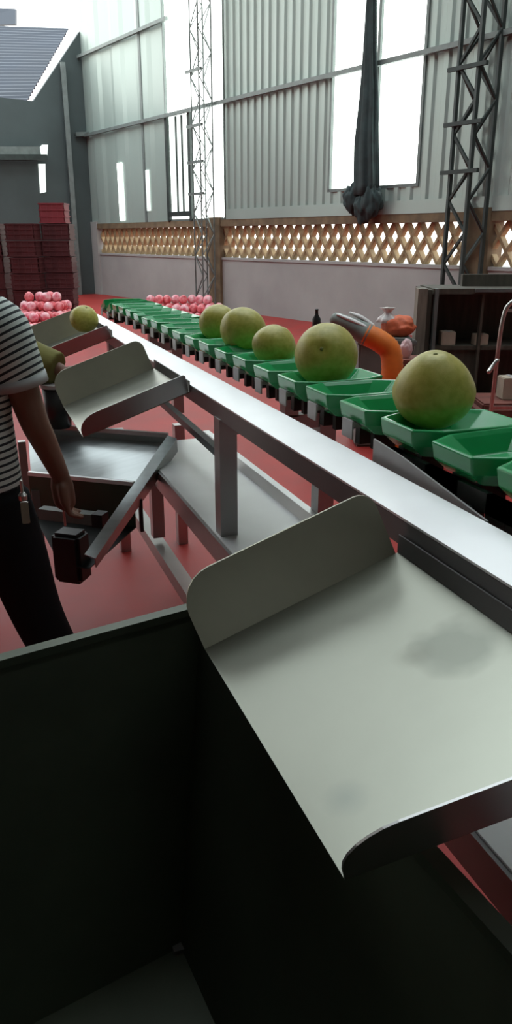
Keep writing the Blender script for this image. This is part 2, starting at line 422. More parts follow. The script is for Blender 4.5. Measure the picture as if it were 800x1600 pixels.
# unseen ceiling, open strips added to steer the daylight; hall sides behind the camera
bm = bmesh.new()
def cbox(s0, s1, n0, n1): box(bm, WD*((s0+s1)/2)+WN*((n0+n1)/2)+Vector((0, 0, ZR+.05)), (s1-s0, n1-n0, .1), ROT_W)
sky = [(-2.0, -1.0), (1.9, 6.6), (9.0, 12.0), (15, 20.5)]
prev = -8
for a, b in sky: cbox(prev, a, -9, 10); prev = b
cbox(prev, SEND, -9, 10)
for a, b in sky: cbox(a, b, -9, 0); cbox(a, b, 7.5 if a < 14 else 9.3, 10)
struct('ceiling', bm, 'ceiling')
bm = bmesh.new(); box(bm, WD*6.5+WN*(-9)+Vector((0, 0, 4)), (29, .2, 8), ROT_W); struct('wall_near', bm, 'ceiling')
bm = bmesh.new(); box(bm, WD*(-8)+WN*.5+Vector((0, 0, 4)), (.2, 19, 8), ROT_W); struct('wall_rear', bm, 'ceiling')
bm = bmesh.new(); box(bm, WD*(S0-.5)+WN*(WDIST+.1)+Vector((0, 0, 4)), (1.2, .2, 8), ROT_W)
box(bm, WD*(-2.8)+WN*(WDIST+.1)+Vector((0, 0, 4)), (10.6, .2, 8), ROT_W); struct('wall_right', bm, 'sheet')
# open ground outside
struct('ground', bx((0, 30, -.14), (160, 160, .05)), mat('pale_ground', (.5, .46, .4), .9, 0, .1, .4))

# ------------------------------------------------------------------ conveyor frame
cf = thing('sorting_conveyor', 'long stainless steel sorting conveyor frame running into the hall', 'conveyor', (.76, 2.4, 0))
OFF = Vector((.76, 2.4, 0))
def P(x, y, z): return Vector((x, y, z))-OFF
YN, YF = -.35, 4.45
bm = bmesh.new()
prism(bm, [P(.611, YN, 1.080), P(.611, YN, 1.084), P(.700, YN, 1.097), P(.700, YN, 1.093)], (0, YF-YN, 0))
obj('slide_rail', bm, 'rail', cf)['label'] = 'bright polished slide rail'
bm = bmesh.new(); bar(bm, P(.634, YN, 1.058), P(.634, YF, 1.058), .046, .042); obj('side_tube', bm, 'tube', cf)
bm = bmesh.new(); bar(bm, P(.96, YN, 1.06), P(.96, YF, 1.06), .04, .05); obj('side_tube', bm, 'tube', cf)
for y in (.28, 1.96, 3.64):
    for x in (.632, .93):
        bm = bmesh.new(); bar(bm, P(x, y, .69), P(x, y, 1.04), .05); obj('upper_post', bm, 'steel_dull', cf)
        bm = bmesh.new(); bar(bm, P(x, y, 0), P(x, y, .63), .05); obj('leg', bm, 'steel_dull', cf)
    bm = bmesh.new(); bar(bm, P(.632, y, 1.015), P(.96, y, 1.015), .04); bar(bm, P(.82, y, 1.03), P(.82, y, 1.105), .04); obj('cross_member', bm, 'steel_dull', cf)
    bm = bmesh.new(); bar(bm, P(.61, y+.1, .40), P(.93, y+.1, .40), .04); obj('cross_member', bm, 'steel_dull', cf)
bm = bmesh.new(); bar(bm, P(.60, 2.72, .42), P(.60, 2.72, .64), .045); obj('short_post', bm, 'steel_dull', cf)
# lower shelf: tray sheet with raised far lip
bm = bmesh.new()
y0, y1 = YN, 3.05
prism(bm, [P(.60, y0, .700), P(.60, y0, .704), P(.872, y0, .704), P(.885, y0, .735), P(.91, y0, .735), P(.91, y0, .731), P(.888, y0, .731), P(.875, y0, .700)], (0, y1-y0, 0))
obj('lower_shelf', bm, 'rail', cf)
for x in (.612, .895):
    bm = bmesh.new(); bar(bm, P(x, y0, .665), P(x, y1, .665), .04, .068); obj('shelf_beam', bm, 'steel_dull', cf)
bm = bmesh.new(); bar(bm, P(.60, YN, .375), P(.60, 3.3, .375), .05); obj('lower_beam', bm, 'steel_dull', cf)
bm = bmesh.new(); bar(bm, P(.93, YN, .375), P(.93, 3.3, .375), .05); obj('lower_beam', bm, 'steel_dull', cf)
bm = bmesh.new(); bar(bm, P(.72, 3.2, .868), P(.72, 2.27, .845), .025); obj('brace', bm, 'chain', cf)
# tapered grey guide plate beside the chain
bm = bmesh.new()
prism(bm, [P(.715, 1.285, 1.06), P(.715, 1.285, 1.133), P(.715, 1.18, 1.125), P(.715, .92, 1.09), P(.715, .92, 1.06)], (.004, 0, 0))
obj('guide_plate', bm, 'tab', cf)

# chain under the cups
ch = thing('conveyor_chain', 'dark greased carrier chain running under the green cups', 'chain', (.83, 2.4, 1.05))
OC = Vector((.83, 2.4, 1.05))
bm = bmesh.new(); bar(bm, Vector((.815, -.3, 1.112))-OC, Vector((.815, 4.4, 1.112))-OC, .03, .02); bar(bm, Vector((.875, -.3, 1.112))-OC, Vector((.875, 4.4, 1.112))-OC, .03, .02)
obj('chain_track', bm, 'chain', ch)
bm = bmesh.new()
for sg in (0, 1):
    pass
Yc = -.08
k = 0
while Yc < 1.2:
    bm2 = bmesh.new()
    # link plate with a slot
    y0, y1, za, zb_ = Yc-.0895, Yc+.0895, 1.035, 1.118
    for (ya, yb, z0, z1) in ((y0, y1, za+.05, zb_), (y0, y1, za, za+.022), (y0, y0+.05, za, zb_), (y1-.05, y1, za, zb_)):
        box(bm2, Vector((.748, (ya+yb)/2, (z0+z1)/2))-OC, (.012, yb-ya, z1-z0))
    obj('link_plate', bm2, 'chain', ch)
    bm2 = bmesh.new(); lathe(bm2, [(0, -.012), (.016, -.012), (.016, .012), (0, .012)], 14, Matrix.Translation(Vector((.748, Yc+.0, 1.072))-OC) @ Matrix.Rotation(PI/2, 4, 'Y'))
    obj('roller', bm2, 'tab' if k % 2 else 'chain', ch)
    Yc += .18; k += 1
bm.free()

# ------------------------------------------------------------------ green cups
def dish_bm():
    bm = bmesh.new()
    def octa(hx, hy, c, z, sag=0):
        e = c*1.9
        pts = [(-hx, -hy+c), (-hx, hy-c), (-hx+e, hy), (hx-e, hy), (hx, hy-c), (hx, -hy+c), (hx-e, -hy), (-hx+e, -hy)]
        return [bm.verts.new((x, y, z+sag*(1-abs(x)/hx))) for x, y in pts]
    L = [octa(.066, .052, .012, -.060), octa(.092, .068, .016, -.052), octa(.116, .080, .024, -.030), octa(.121, .084, .026, 0), octa(.113, .079, .024, .002), octa(.104, .072, .022, -.006), octa(.066, .052, .016, -.036), octa(.03, .024, .01, -.040)]
    for A, B in zip(L, L[1:]):
        for k in range(8): bm.faces.new((A[k], A[(k+1) % 8], B[(k+1) % 8], B[k]))
    bm.faces.new(L[0][::-1]); bm.faces.new(L[-1])
    return bm
ZC = 1.172; XC = .85
cup = thing('carrier_cup', 'x', 'cup', (XC, .69, ZC), 0, 'green carrier cups on the sorting chain')
d = obj('dish', dish_bm(), 'green', cup)
md = d.modifiers.new('b', 'BEVEL'); md.width = .003; md.segments = 2
bm = bmesh.new(); box(bm, (0, 0, -.062), (.10, .05, .010)); box(bm, (-.068, .02, -.062), (.05, .02, .05)); box(bm, (-.068, -.045, -.06), (.05, .016, .045))
obj('bracket', bm, 'chain', cup)
cupn = thing('carrier_cup', 'x', 'cup', (XC, .69, ZC), 0, 'green carrier cups on the sorting chain')
for c in cup.children: q_ = c.copy(); C.objects.link(q_); q_.parent = cupn
bm = bmesh.new(); prism(bm, [(-.128, -.02, -.066), (-.128, .026, -.066), (-.128, .026, -.028), (-.128, -.02, -.028)], (.004, 0, 0)); box(bm, (-.11, .003, -.04), (.035, .02, .01))
tb = obj('tab', bm, 'tab', cupn); tb['label'] = 'small square grey tab'
fruit_at = {1.23: 'nearest', 1.77: 'second nearest', 2.13: 'third nearest', 2.49: 'fourth nearest', 2.67: 'farthest of the row'}
ordn = ['first', 'second', 'third', 'fourth', 'fifth', 'sixth', 'seventh', 'eighth', 'ninth', 'tenth', 'eleventh', 'twelfth', 'thirteenth', 'fourteenth', 'fifteenth', 'sixteenth', 'seventeenth', 'eighteenth', 'nineteenth', 'twentieth', 'twenty-first', 'twenty-second', 'twenty-third', 'twenty-fourth']
ys = [.87+.18*i for i in range(21)]
for i, y in enumerate(ys):
    key = next((f for f in fruit_at if abs(f-y) < .02), None)
    lab = ('green plastic carrier cup holding the %s pomelo' % fruit_at[key] if fruit_at.get(key) and 'row' not in fruit_at[key] else 'green plastic carrier cup holding the farthest pomelo of the row') if key else \
        'empty green plastic carrier cup, %s from the near right end of the row' % ordn[i]
    tilt = random.uniform(-.03, .03)
    z = ZC; pitchx = 0
    if y > 4.2: pitchx = -.35; z -= .02
    if i == 0: cup.location = (XC, y, z); cup['label'] = lab; continue
    if i == 3: cupn.location = (XC, y, z); cupn['label'] = lab; continue
    dup(cup if i < 3 else cupn, (XC, y, z), (pitchx, tilt, 0), None, lab)
# ------------------------------------------------------------------ pomelos
def pomelo_bm(seed, pear=.0):
    bm = bmesh.new(); bmesh.ops.create_uvsphere(bm, u_segments=36, v_segments=24, radius=1)
    for v in bm.verts:
        c = v.co.copy(); z = c.z
        r = 1-.18*pear*max(0, z)**1.2-.05*max(0, -z)
        k = 1+.025*noise.noise(c*1.3+Vector((seed, 0, 0)))
        zz = z*.90*(1+.16*pear*max(0, z)) - .10*math.exp(-((math.hypot(c.x, c.y))/.16)**2)*(1 if z > 0 else -.7)*(1-.5*pear)
        v.co = Vector((c.x*r*k, c.y*r*k, zz))
    return bm
def pomelo(loc, rad, rot, pear, label, group, seed):
    t = thing('pomelo', label, 'pomelo', loc, 0, group); t.rotation_euler = rot; t.scale = (rad, rad, rad)
    obj('rind', pomelo_bm(seed, pear), 'pomelo', t, True)
    bm = bmesh.new(); lathe(bm, [(0, -.955), (.05, -.95), (.06, -.92), (0, -.86)], 12); s_ = obj('blossom_scar', bm, 'scar', t, True)
    s_.location = (0, 0, .13)
    bm = bmesh.new(); lathe(bm, [(.055, .78+.13*pear), (.06, .86+.13*pear), (.03, .885+.13*pear), (0, .885+.13*pear)], 12); obj('stem_button', bm, 'scar', t, True)
    return t
def row_at(y, r): return (XC, y, ZC-.034+r*.86)
G_ = 'pomelos riding in the green cups'
pomelo((.830, 1.265, ZC-.034+.083), .079, (.12, -.25, .4), .85, 'large pear-shaped yellow-green pomelo with a peaked top, nearest in the cups', G_, 1)
pomelo((.845, 1.785, ZC-.034+.082), .080, (R(70), 0, R(-35)), .2, 'big round pomelo with a dark scar facing us, second nearest in the cups', G_, 2)
pomelo((XC-.01, 2.13, ZC-.034+.062), .066, (.3, .2, 1), .35, 'smaller pomelo third nearest in the cups, left of the big round one', G_, 3)
pomelo((XC, 2.43, ZC-.034+.074), .079, (R(50), .3, 2), .2, 'pomelo with a scuffed left side, second farthest of the cup row', G_, 4)
pomelo((XC+.0, 2.70, ZC-.034+.072), .071, (.5, -.3, 3), .2, 'pomelo farthest away in the cup row, half hidden by the next', G_, 5)

# ------------------------------------------------------------------ chutes
def flange(bm, uv, base, ex, lean, n):
    # uv polygon on a plane through base, ex = along chute, lean = up vector
    pts = [base+ex*u+lean*v for u, v in uv]; prism(bm, pts, n*.003)
def rounded(L, h, r0, r1, h0=0):
    pts = [(0, 0)]
    for k in range(7): a = PI-PI/2*k/6; pts.append((r0+r0*math.cos(a), h-r0+r0*math.sin(a)))
    for k in range(6): a = PI/2-PI/2*k/5; pts.append((L-r1+r1*math.cos(a), h-r1+r1*math.sin(a)))
    pts.append((L, 0)); return pts
def chute(y0, y1, dz, label, skew=0, la=32, hh=.075):
    t = thing('outlet_chute', label, 'chute', (.282, y0, .915+dz), 0, 'outlet chutes along the conveyor')
    ex = Vector((.325, 0, .112)).normalized(); L = .344; nz = Vector((-ex.z, 0, ex.x)); W = y1-y0
    bm = bmesh.new(); prism(bm, [(0, 0, 0), ex*L+Vector((0, -skew, 0)), ex*L+Vector((0, W, 0)), (0, W, 0)], nz*-.004)
    obj('chute_sheet', bm, 'chute', t)
    a = R(16); lean = Vector((0, math.sin(a), 0))+nz*math.cos(a)
    bm = bmesh.new(); flange(bm, rounded(L-.006, .112, .055, .03), Vector((0, W, 0)), ex, lean, Vector((0, 1, 0))); obj('side_flange', bm, 'flange', t)
    a = R(la); ex2 = (ex*L+Vector((0, -skew, 0))).normalized(); lean = Vector((0, -math.sin(a), 0))+nz*math.cos(a)
    bm = bmesh.new(); flange(bm, rounded(L-.006, hh, .06, .01), Vector((0, 0, 0)), ex2, lean, Vector((0, -1, 0))); obj('side_flange', bm, 'steel_dull', t)
    bm = bmesh.new(); prism(bm, [ex*L, ex*L+Vector((0, W, 0)), ex*L+Vector((0, W, .03)), ex*L+Vector((0, 0, .03))], (-.003, 0, 0)); obj('mounting_lip', bm, 'tube', t)
    return t
chute(.52, .99, 0, 'large stained stainless outlet chute in the foreground, over the dark bin', .07, 20, .085)
chute(2.22, 2.68, .04, 'stainless outlet chute over the packing tray, middle of the three chutes')
chute(3.50, 3.98, .055, 'farthest outlet chute, with a pomelo lying at its top')
pomelo((.53, 3.80, 1.135), .068, (.4, .2, 0), .3, 'pomelo lying on the farthest outlet chute', None, 6)

# ------------------------------------------------------------------ foreground bin
bn = thing('collecting_bin', 'deep dark steel collecting bin in the foreground under the nearest chute', 'bin', (-.1, .65, 0))
OB = Vector((-.1, .65, 0)); zr = .88
FR, NR, NL, FL = Vector((.335, 1.19, 0)), Vector((.425, .22, 0)), Vector((-.55, .02, 0)), Vector((-.64, .98, 0))
def inset(c, k): m_ = (FR+NR+NL+FL)/4; return m_+(c-m_)*k
def quadwall(a, b, name, k=.80, zb=.25):
    bm = bmesh.new(); a2, b2 = inset(a, k), inset(b, k)
    n = (b-a).cross(Vector((0, 0, 1))).normalized()*.004
    prism(bm, [a+Vector((0, 0, zr))-OB, b+Vector((0, 0, zr))-OB, b2+Vector((0, 0, zb))-OB, a2+Vector((0, 0, zb))-OB], n)
    return obj(name, bm, 'bin', bn)
for a, b in ((FL, FR), (FR, NR), (NR, NL), (NL, FL)):
    quadwall(a, b, 'side_panel')
    bm = bmesh.new(); bar(bm, a+Vector((0, 0, zr+.004))-OB, b+Vector((0, 0, zr+.004))-OB, .022, .014); obj('rim', bm, 'bin', bn)
bm = bmesh.new(); prism(bm, [inset(p, .80)+Vector((0, 0, .25))-OB for p in (FR, NR, NL, FL)], (0, 0, -.004)); obj('bottom_panel', bm, 'bin', bn)
for p in (FR, NR, NL, FL):
    q_ = inset(p, .80); bm = bmesh.new(); bar(bm, q_-OB, q_+Vector((0, 0, .26))-OB, .04); obj('leg', bm, 'steel_dull', bn)

# ------------------------------------------------------------------ packing tray under the middle chute, sloping to the worker
tr = thing('packing_tray', 'sloping stainless packing tray under the middle chute beside the striped shirt worker', 'tray', (.3, 2.5, 0))
OT = Vector((.3, 2.5, 0))
BR, E2 = at(262, 680, 2.86), at(132, 866, 2.22)
side = (E2-BR).normalized(); hs = Vector((side.x, side.y, 0)).normalized(); out = Vector((-hs.y, hs.x, 0))
DL = -out
mid = BR.lerp(E2, .455)
BL, ML, EL = BR+DL*.62, mid+DL*.42, E2+DL*.10
up_ = side.cross(out); up_ = up_ if up_.z > 0 else -up_
bm = bmesh.new(); prism(bm, [p-up_*.035-OT for p in (BR, BL, ML, mid)], up_*-.004); obj('tray_bed', bm, 'steel', tr)
bm = bmesh.new(); bar(bm, BR-OT, BL-OT, .016, .016); obj('rim', bm, 'steel', tr)
bm = bmesh.new(); prism(bm, [p-OT for p in (BR, BL, BL-up_*.04, BR-up_*.04)], hs*.003); obj('back_panel', bm, 'steel', tr)
bm = bmesh.new(); bar(bm, mid-OT, ML-OT, .016, .014); obj('rim', bm, 'rail', tr)
bm = bmesh.new(); prism(bm, [p-OT for p in (mid, ML, ML-Vector((0, 0, .16)), mid-Vector((0, 0, .16)))], hs*.004); obj('divider', bm, 'bin', tr)
bm = bmesh.new(); prism(bm, [p-OT for p in (BR, E2, E2+out*.035-up_*.012, BR+out*.035-up_*.012)], up_*-.004); obj('side_rim', bm, 'steel', tr)
bm = bmesh.new(); prism(bm, [p-OT for p in (BR+out*.035-up_*.012, E2+out*.035-up_*.012, E2+out*.03-up_*.05, BR+out*.03-up_*.07)], out*-.004); obj('side_panel', bm, 'steel_dull', tr)
bm = bmesh.new(); prism(bm, [p-OT for p in (mid-Vector((0, 0, .16)), ML-Vector((0, 0, .16)), EL-up_*.06, E2-up_*.06)], up_*-.004); obj('front_hopper', bm, 'black', tr)
a = at(163, 812, 2.42); bm = bmesh.new(); bar(bm, a-OT, a+DL*.24-OT, .038); obj('cross_tube', bm, 'grey_bin', tr)
bm = bmesh.new(); bar(bm, a+DL*-.004-OT, a+DL*.035-OT, .046); obj('tube_end_cap', bm, 'black', tr)
bm = bmesh.new(); c = at(112, 868, 2.30); box(bm, c-OT, (.10, .08, .17), math.atan2(DL.y, DL.x), None, .012); obj('motor_housing', bm, 'black', tr)
bm = bmesh.new(); c2 = mid.lerp(E2, .1)+out*.028-up_*.07-Vector((0, 0, .03)); box(bm, c2-OT, (.012, .02, .12), 0); obj('rubber_strap', bm, 'black', tr)
for p in (mid+DL*.40, BL+hs*.04):
    bm = bmesh.new(); bar(bm, Vector((p.x, p.y, 0))-OT, Vector((p.x, p.y, p.z-.06))-OT, .03); obj('leg', bm, 'steel_dull', tr)

# ------------------------------------------------------------------ people
def person_frame(px, b): p = at(px, 800, b); return Vector((p.x, p.y, 0))
def head(bm, c, r=.1):
    x, y, z = c
    bm2 = bmesh.new(); bmesh.ops.create_icosphere(bm2, subdivisions=4, radius=1)
    for v in bm2.verts:
        q = v.co; k = 1-.22*max(0, -q.z)**1.3
        v.co = Vector((x+q.x*.078*k, y+q.y*.096*k + (.012 if q.z < 0 else 0)*max(0, q.y), z+q.z*.118))
    me = bpy.data.meshes.new('h'); bm2.to_mesh(me); bm2.free(); bm.from_mesh(me); bpy.data.meshes.remove(me)
    tube(bm, [(x, y+.085, z+.02), (x, y+.105, z-.012), (x, y+.112, z-.03)], [.010, .015, .017], 8)   # nose
    for sx in (-1, 1): tube(bm, [(x+sx*.078, y-.012, z+.025), (x+sx*.086, y-.018, z), (x+sx*.079, y-.008, z-.03)], [.012, .014, .009], 8)
    tube(bm, [(x-.02, y+.085, z-.062), (x, y+.092, z-.062), (x+.02, y+.085, z-.062)], .009, 8)
def face(t, c):
    x, y, z = c
    for sx in (-1, 1):
        bm = bmesh.new(); bmesh.ops.create_uvsphere(bm, u_segments=14, v_segments=10, radius=.0125); e = obj('eye', bm, 'eye', t, True, (x+sx*.031, y+.082, z+.012))
        bm = bmesh.new(); bmesh.ops.create_uvsphere(bm, u_segments=10, v_segments=8, radius=.0065); obj('iris', bm, 'iris', e, True, (0, .0085, 0))
def hair_bm(c):
    x, y, z = c; bm = bmesh.new(); bmesh.ops.create_icosphere(bm, subdivisions=4, radius=1)
    dl = []
    for v in bm.verts:
        q = v.co.copy(); f = 1+.05*noise.noise(q*9)
        v.co = Vector((x+q.x*.086*f, y-.008+q.y*.103*f, z+.012+q.z*.122*f))
        if q.z < -.35 or (q.y > .45 and q.z < .55): dl.append(v)
    bmesh.ops.delete(bm, geom=dl, context='VERTS')
    return bm
def hand(bm, w, d, side, curl=.5, palm_n=Vector((1, 0, 0))):
    # w wrist, d direction of the palm, side = direction of the thumb side
    d = d.normalized(); s = (side-d*side.dot(d)).normalized(); n = d.cross(s)
    tube(bm, [w-d*.01, w+d*.035, w+d*.085], [.024, .034, .033], 12, 4, .55)
    # re-orientate palm: add side knuckles
    tube(bm, [w+d*.03+s*.018, w+d*.085+s*.026], [.017, .015], 8, 1); tube(bm, [w+d*.03-s*.018, w+d*.08-s*.026], [.016, .014], 8, 1)
    for off, L in ((.030, .068), (.010, .078), (-.010, .072), (-.029, .056)):
        b0 = w+d*.08+s*off; p1 = b0+d*L*.45+n*L*.1*curl; p2 = p1+(d*(1-.5*curl)+n*.8*curl).normalized()*L*.33; p3 = p2+(d*(1-.9*curl)+n*1.1*curl).normalized()*L*.27
        tube(bm, [b0-d*.02, p1, p2, p3], [.0095, .009, .008, .007], 8, 3)
    t0 = w+d*.025+s*.026; t1 = t0+d*.028+s*.022+n*.008; t2 = t1+d*.028+s*.004+n*.014
    tube(bm, [t0-s*.012, t0, t1, t2], [.013, .013, .0105, .008], 8, 3)

def V(a, b, z): return Vector((a, b, z))
# local frame: x = right, y = forward (away from the camera)
def worker(px, b, spec, label):
    base = person_frame(px, b)
    t = thing('person', label, 'person', base, -YAW)
    def J(x, y, db=0):                                           # joint near pixel x,y at depth b+db, in local metres
        p = at(x, y, b+db)-base; return Vector((p.dot(RT), p.dot(FH), p.z))
    spec(t, J); return t

def spec_striped(t, J):
    rs = J(1, 506); el = J(52, 655, .02); wr = J(94, 742, .08)
    hc = Vector((0, .05, 1.545))
    bm = bmesh.new()
    head(bm, hc)
    tube(bm, [(0, 0, 1.30), (0, .02, 1.40), (0, .04, 1.49)], [.07, .056, .055], 14)
    loft(bm, [(0, 0, .80, .13, .10), (0, 0, .90, .15, .105), (0, 0, 1.02, .135, .095), (0, 0, 1.2, .15, .105), (0, 0, 1.30, .14, .09), (0, 0, 1.36, .08, .06)])
    tube(bm, [(.10, 0, 1.31), rs, rs.lerp(el, .5), el, el.lerp(wr, .35), wr], [.06, .056, .046, .039, .036, .026], 14)
    ls = Vector((-rs.x, 0, rs.z)); le = Vector((-.30, .06, 1.07)); lw = Vector((-.24, .26, .96))
    tube(bm, [(-.10, 0, 1.31), ls, ls.lerp(le, .5), le, le.lerp(lw, .35), lw], [.06, .056, .046, .039, .036, .026], 14)
    hand(bm, wr, J(104, 800, .09)-J(94, 745, .08), Vector((-.3, 1, 0)), .75)
    hand(bm, lw, Vector((.15, 1, -.2)), Vector((1, 0, .3)), .5)
    hip = Vector((.09, 0, .84)); kn = J(58, 965, .0); kn.z = .47; an = Vector((.32, -.02, .09))
    lh = Vector((-.09, 0, .84)); lk = Vector((-.10, .03, .47)); la = Vector((-.11, -.02, .09))
    for a_, b_, c_ in ((hip, kn, an), (lh, lk, la)):
        tube(bm, [a_, a_.lerp(b_, .5), b_, b_.lerp(c_, .4), c_], [.075, .065, .05, .048, .034], 14)
        tube(bm, [c_, c_+Vector((.01, .06, -.045)), c_+Vector((.02, .13, -.055))], [.035, .035, .025], 10)
    remesh('body', bm, 'skin', t, .0055, 3)
    face(t, hc); obj('hair', hair_bm(hc), 'hair', t, True)
    bm = bmesh.new()
    loft(bm, [(0, 0, .855, .172, .125), (0, 0, .92, .168, .122), (0, 0, 1.05, .163, .118), (0, 0, 1.18, .172, .122), (0, 0, 1.28, .170, .112), (0, 0, 1.34, .12, .085), (0, .01, 1.375, .07, .065)], 28)
    tube(bm, [(-.08, 0, 1.30), ls, ls.lerp(le, .58)], [.075, .082, .078], 16, 4, 1, False)
    remesh('shirt', bm, 'stripe', t, .008, 4)
    se = rs.lerp(el, .62)
    bm = bmesh.new()
    tube(bm, [(.09, 0, 1.305), rs+Vector((-.005, 0, -.005)), rs.lerp(el, .35), se], [.065, .070, .071, .068], 18, 5, 1, False); obj('sleeve', bm, 'stripe_sleeve', t, True)
    d_ = (el-rs).normalized(); bm = bmesh.new(); tube(bm, [se-d_*.022, se+d_*.006], [.0715, .072], 18, 1, 1, False); obj('sleeve_hem', bm, 'hem', t, True)
    bm = bmesh.new()
    loft(bm, [(0, 0, .78, .172, .125), (0, 0, .86, .170, .122), (0, 0, .905, .165, .118)], 24)
    for a_, b_, c_ in ((hip, kn, an), (lh, lk, la)):
        tube(bm, [a_+Vector((0, 0, -.02)), a_.lerp(b_, .5), b_, b_.lerp(c_, .5), c_+Vector((0, 0, -.01))], [.098, .088, .074, .066, .062], 18, 4, 1, False)
    remesh('trousers', bm, 'trouser', t, .009, 4)
    for c_ in (an, la):
        bm = bmesh.new(); tube(bm, [c_+Vector((0, -.04, -.045)), c_+Vector((.01, .05, -.045)), c_+Vector((.025, .15, -.055))], [.045, .046, .034], 14, 4); 
        bm2 = bm; obj('shoe', bm2, 'shoe', t, True)
    k0 = J(33, 752, -.14)
    bm = bmesh.new(); tube(bm, [k0, k0+Vector((0, 0, -.045))], .004, 8, 1); lathe(bm, [(0, 0), (.011, 0), (.012, .012), (.006, .02), (0, .02)], 12, Matrix.Translation(k0+Vector((0, 0, -.05)))); box(bm, k0+Vector((.002, 0, -.085)), (.020, .007, .06), .3, None, .002)
    obj('key_fob', bm, 'chrome', t)['label'] = 'silvery key fob hanging at the belt'
def spec_olive(t, J):
    rs = J(-40, 515); el = J(36, 556, -.06); wr = J(95, 578, -.10)
    s0 = 0.0; hc = Vector((0, .06, 1.56)); bm = bmesh.new(); head(bm, hc)
    tube(bm, [(0, 0, 1.30), (0, .02, 1.41), (0, .04, 1.50)], [.07, .056, .055], 14)
    loft(bm, [(0, 0, .80, .13, .10), (0, 0, .92, .15, .105), (0, 0, 1.2, .15, .105), (0, 0, 1.32, .14, .09), (0, 0, 1.37, .08, .06)])
    tube(bm, [(.1, 0, 1.3), rs, el, wr], [.06, .055, .04, .026], 12)
    ls = Vector((-.19, 0, 1.30)); le = Vector((-.27, .03, 1.04)); lw = Vector((-.24, .2, .9))
    tube(bm, [(-.1, 0, 1.3), ls, le, lw], [.06, .055, .04, .026], 12)
    hand(bm, wr, J(120, 590, -.1)-J(98, 574, -.1), Vector((0, 0, 1)), .6); hand(bm, lw, Vector((.1, .8, -.5)), Vector((1, .2, 0)), .5)
    for sx in (-1, 1):
        tube(bm, [(sx*.09, 0, .84), (sx*.1, .02, .47), (sx*.1, -.02, .09)], [.075, .05, .034], 12)
        tube(bm, [(sx*.1, -.02, .06), (sx*.11, .1, .03)], [.034, .026], 10)
    remesh('body', bm, 'skin', t, .007, 3)
    face(t, hc); obj('hair', hair_bm(hc), 'hair', t, True)
    bm = bmesh.new()
    loft(bm, [(0, 0, .82, .18, .13), (0, 0, 1.05, .17, .125), (0, 0, 1.25, .175, .12), (0, 0, 1.35, .12, .085), (0, .01, 1.40, .07, .065)], 24)
    tube(bm, [(.08, 0, 1.3), rs, el, el.lerp(wr, .92)], [.08, .085, .078, .066], 16, 4, 1, False)
    tube(bm, [(-.08, 0, 1.3), ls, le, lw], [.08, .08, .07, .055], 16, 4, 1, False)
    remesh('jacket', bm, 'olive', t, .009, 4)
    bm = bmesh.new(); loft(bm, [(0, 0, .76, .165, .12), (0, 0, .88, .165, .12)], 20)
    for sx in (-1, 1): tube(bm, [(sx*.09, 0, .84), (sx*.1, .02, .47), (sx*.1, -.02, .09)], [.095, .075, .06], 16, 4, 1, False)
    remesh('trousers', bm, 'trouser', t, .01, 3)
    for sx in (-1, 1):
        bm = bmesh.new(); tube(bm, [(sx*.1, -.06, .045), (sx*.105, .05, .045), (sx*.11, .14, .034)], [.043, .045, .033], 12); obj('shoe', bm, 'shoe', t, True)
worker(-58, 2.02, spec_striped, 'worker in a black and white striped T-shirt and black trousers, seen from behind')
worker(-115, 3.1, spec_olive, 'worker in an olive jacket behind the striped one, reaching an arm to the right')
# thin rod in the hand of the worker
a = at(97, 778, 2.11); bm = bmesh.new(); tube(bm, [(0, 0, .012), (0.002, 0, -.085)], .0035, 8, 1)
tag(obj('rod', bm, 'chrome', None, True, a), 'short thin grey rod held down in the worker\'s right hand', 'rod')
# black bucket hanging from the olive worker's hand
pc = at(91, 634, 2.99); t = thing('bucket', 'small black bucket with a pale rim hanging from the olive worker\'s hand', 'bucket', pc)
bm = bmesh.new(); lathe(bm, [(0, -.085), (.045, -.085), (.058, .075), (.052, .075), (.042, -.075), (0, -.075)], 20); obj('pail', bm, 'black', t, True)
bm = bmesh.new(); lathe(bm, [(.053, .074), (.062, .074), (.062, .088), (.053, .088)], 20); obj('rim', bm, 'tab', t)
ht = at(107, 582, 3.0)-pc
bm = bmesh.new(); tube(bm, [(-.055, 0, .08), (-.03, 0, .13), ht, (.05, 0, .12), (.057, 0, .08)], .004, 6); obj('handle', bm, 'chain', t)

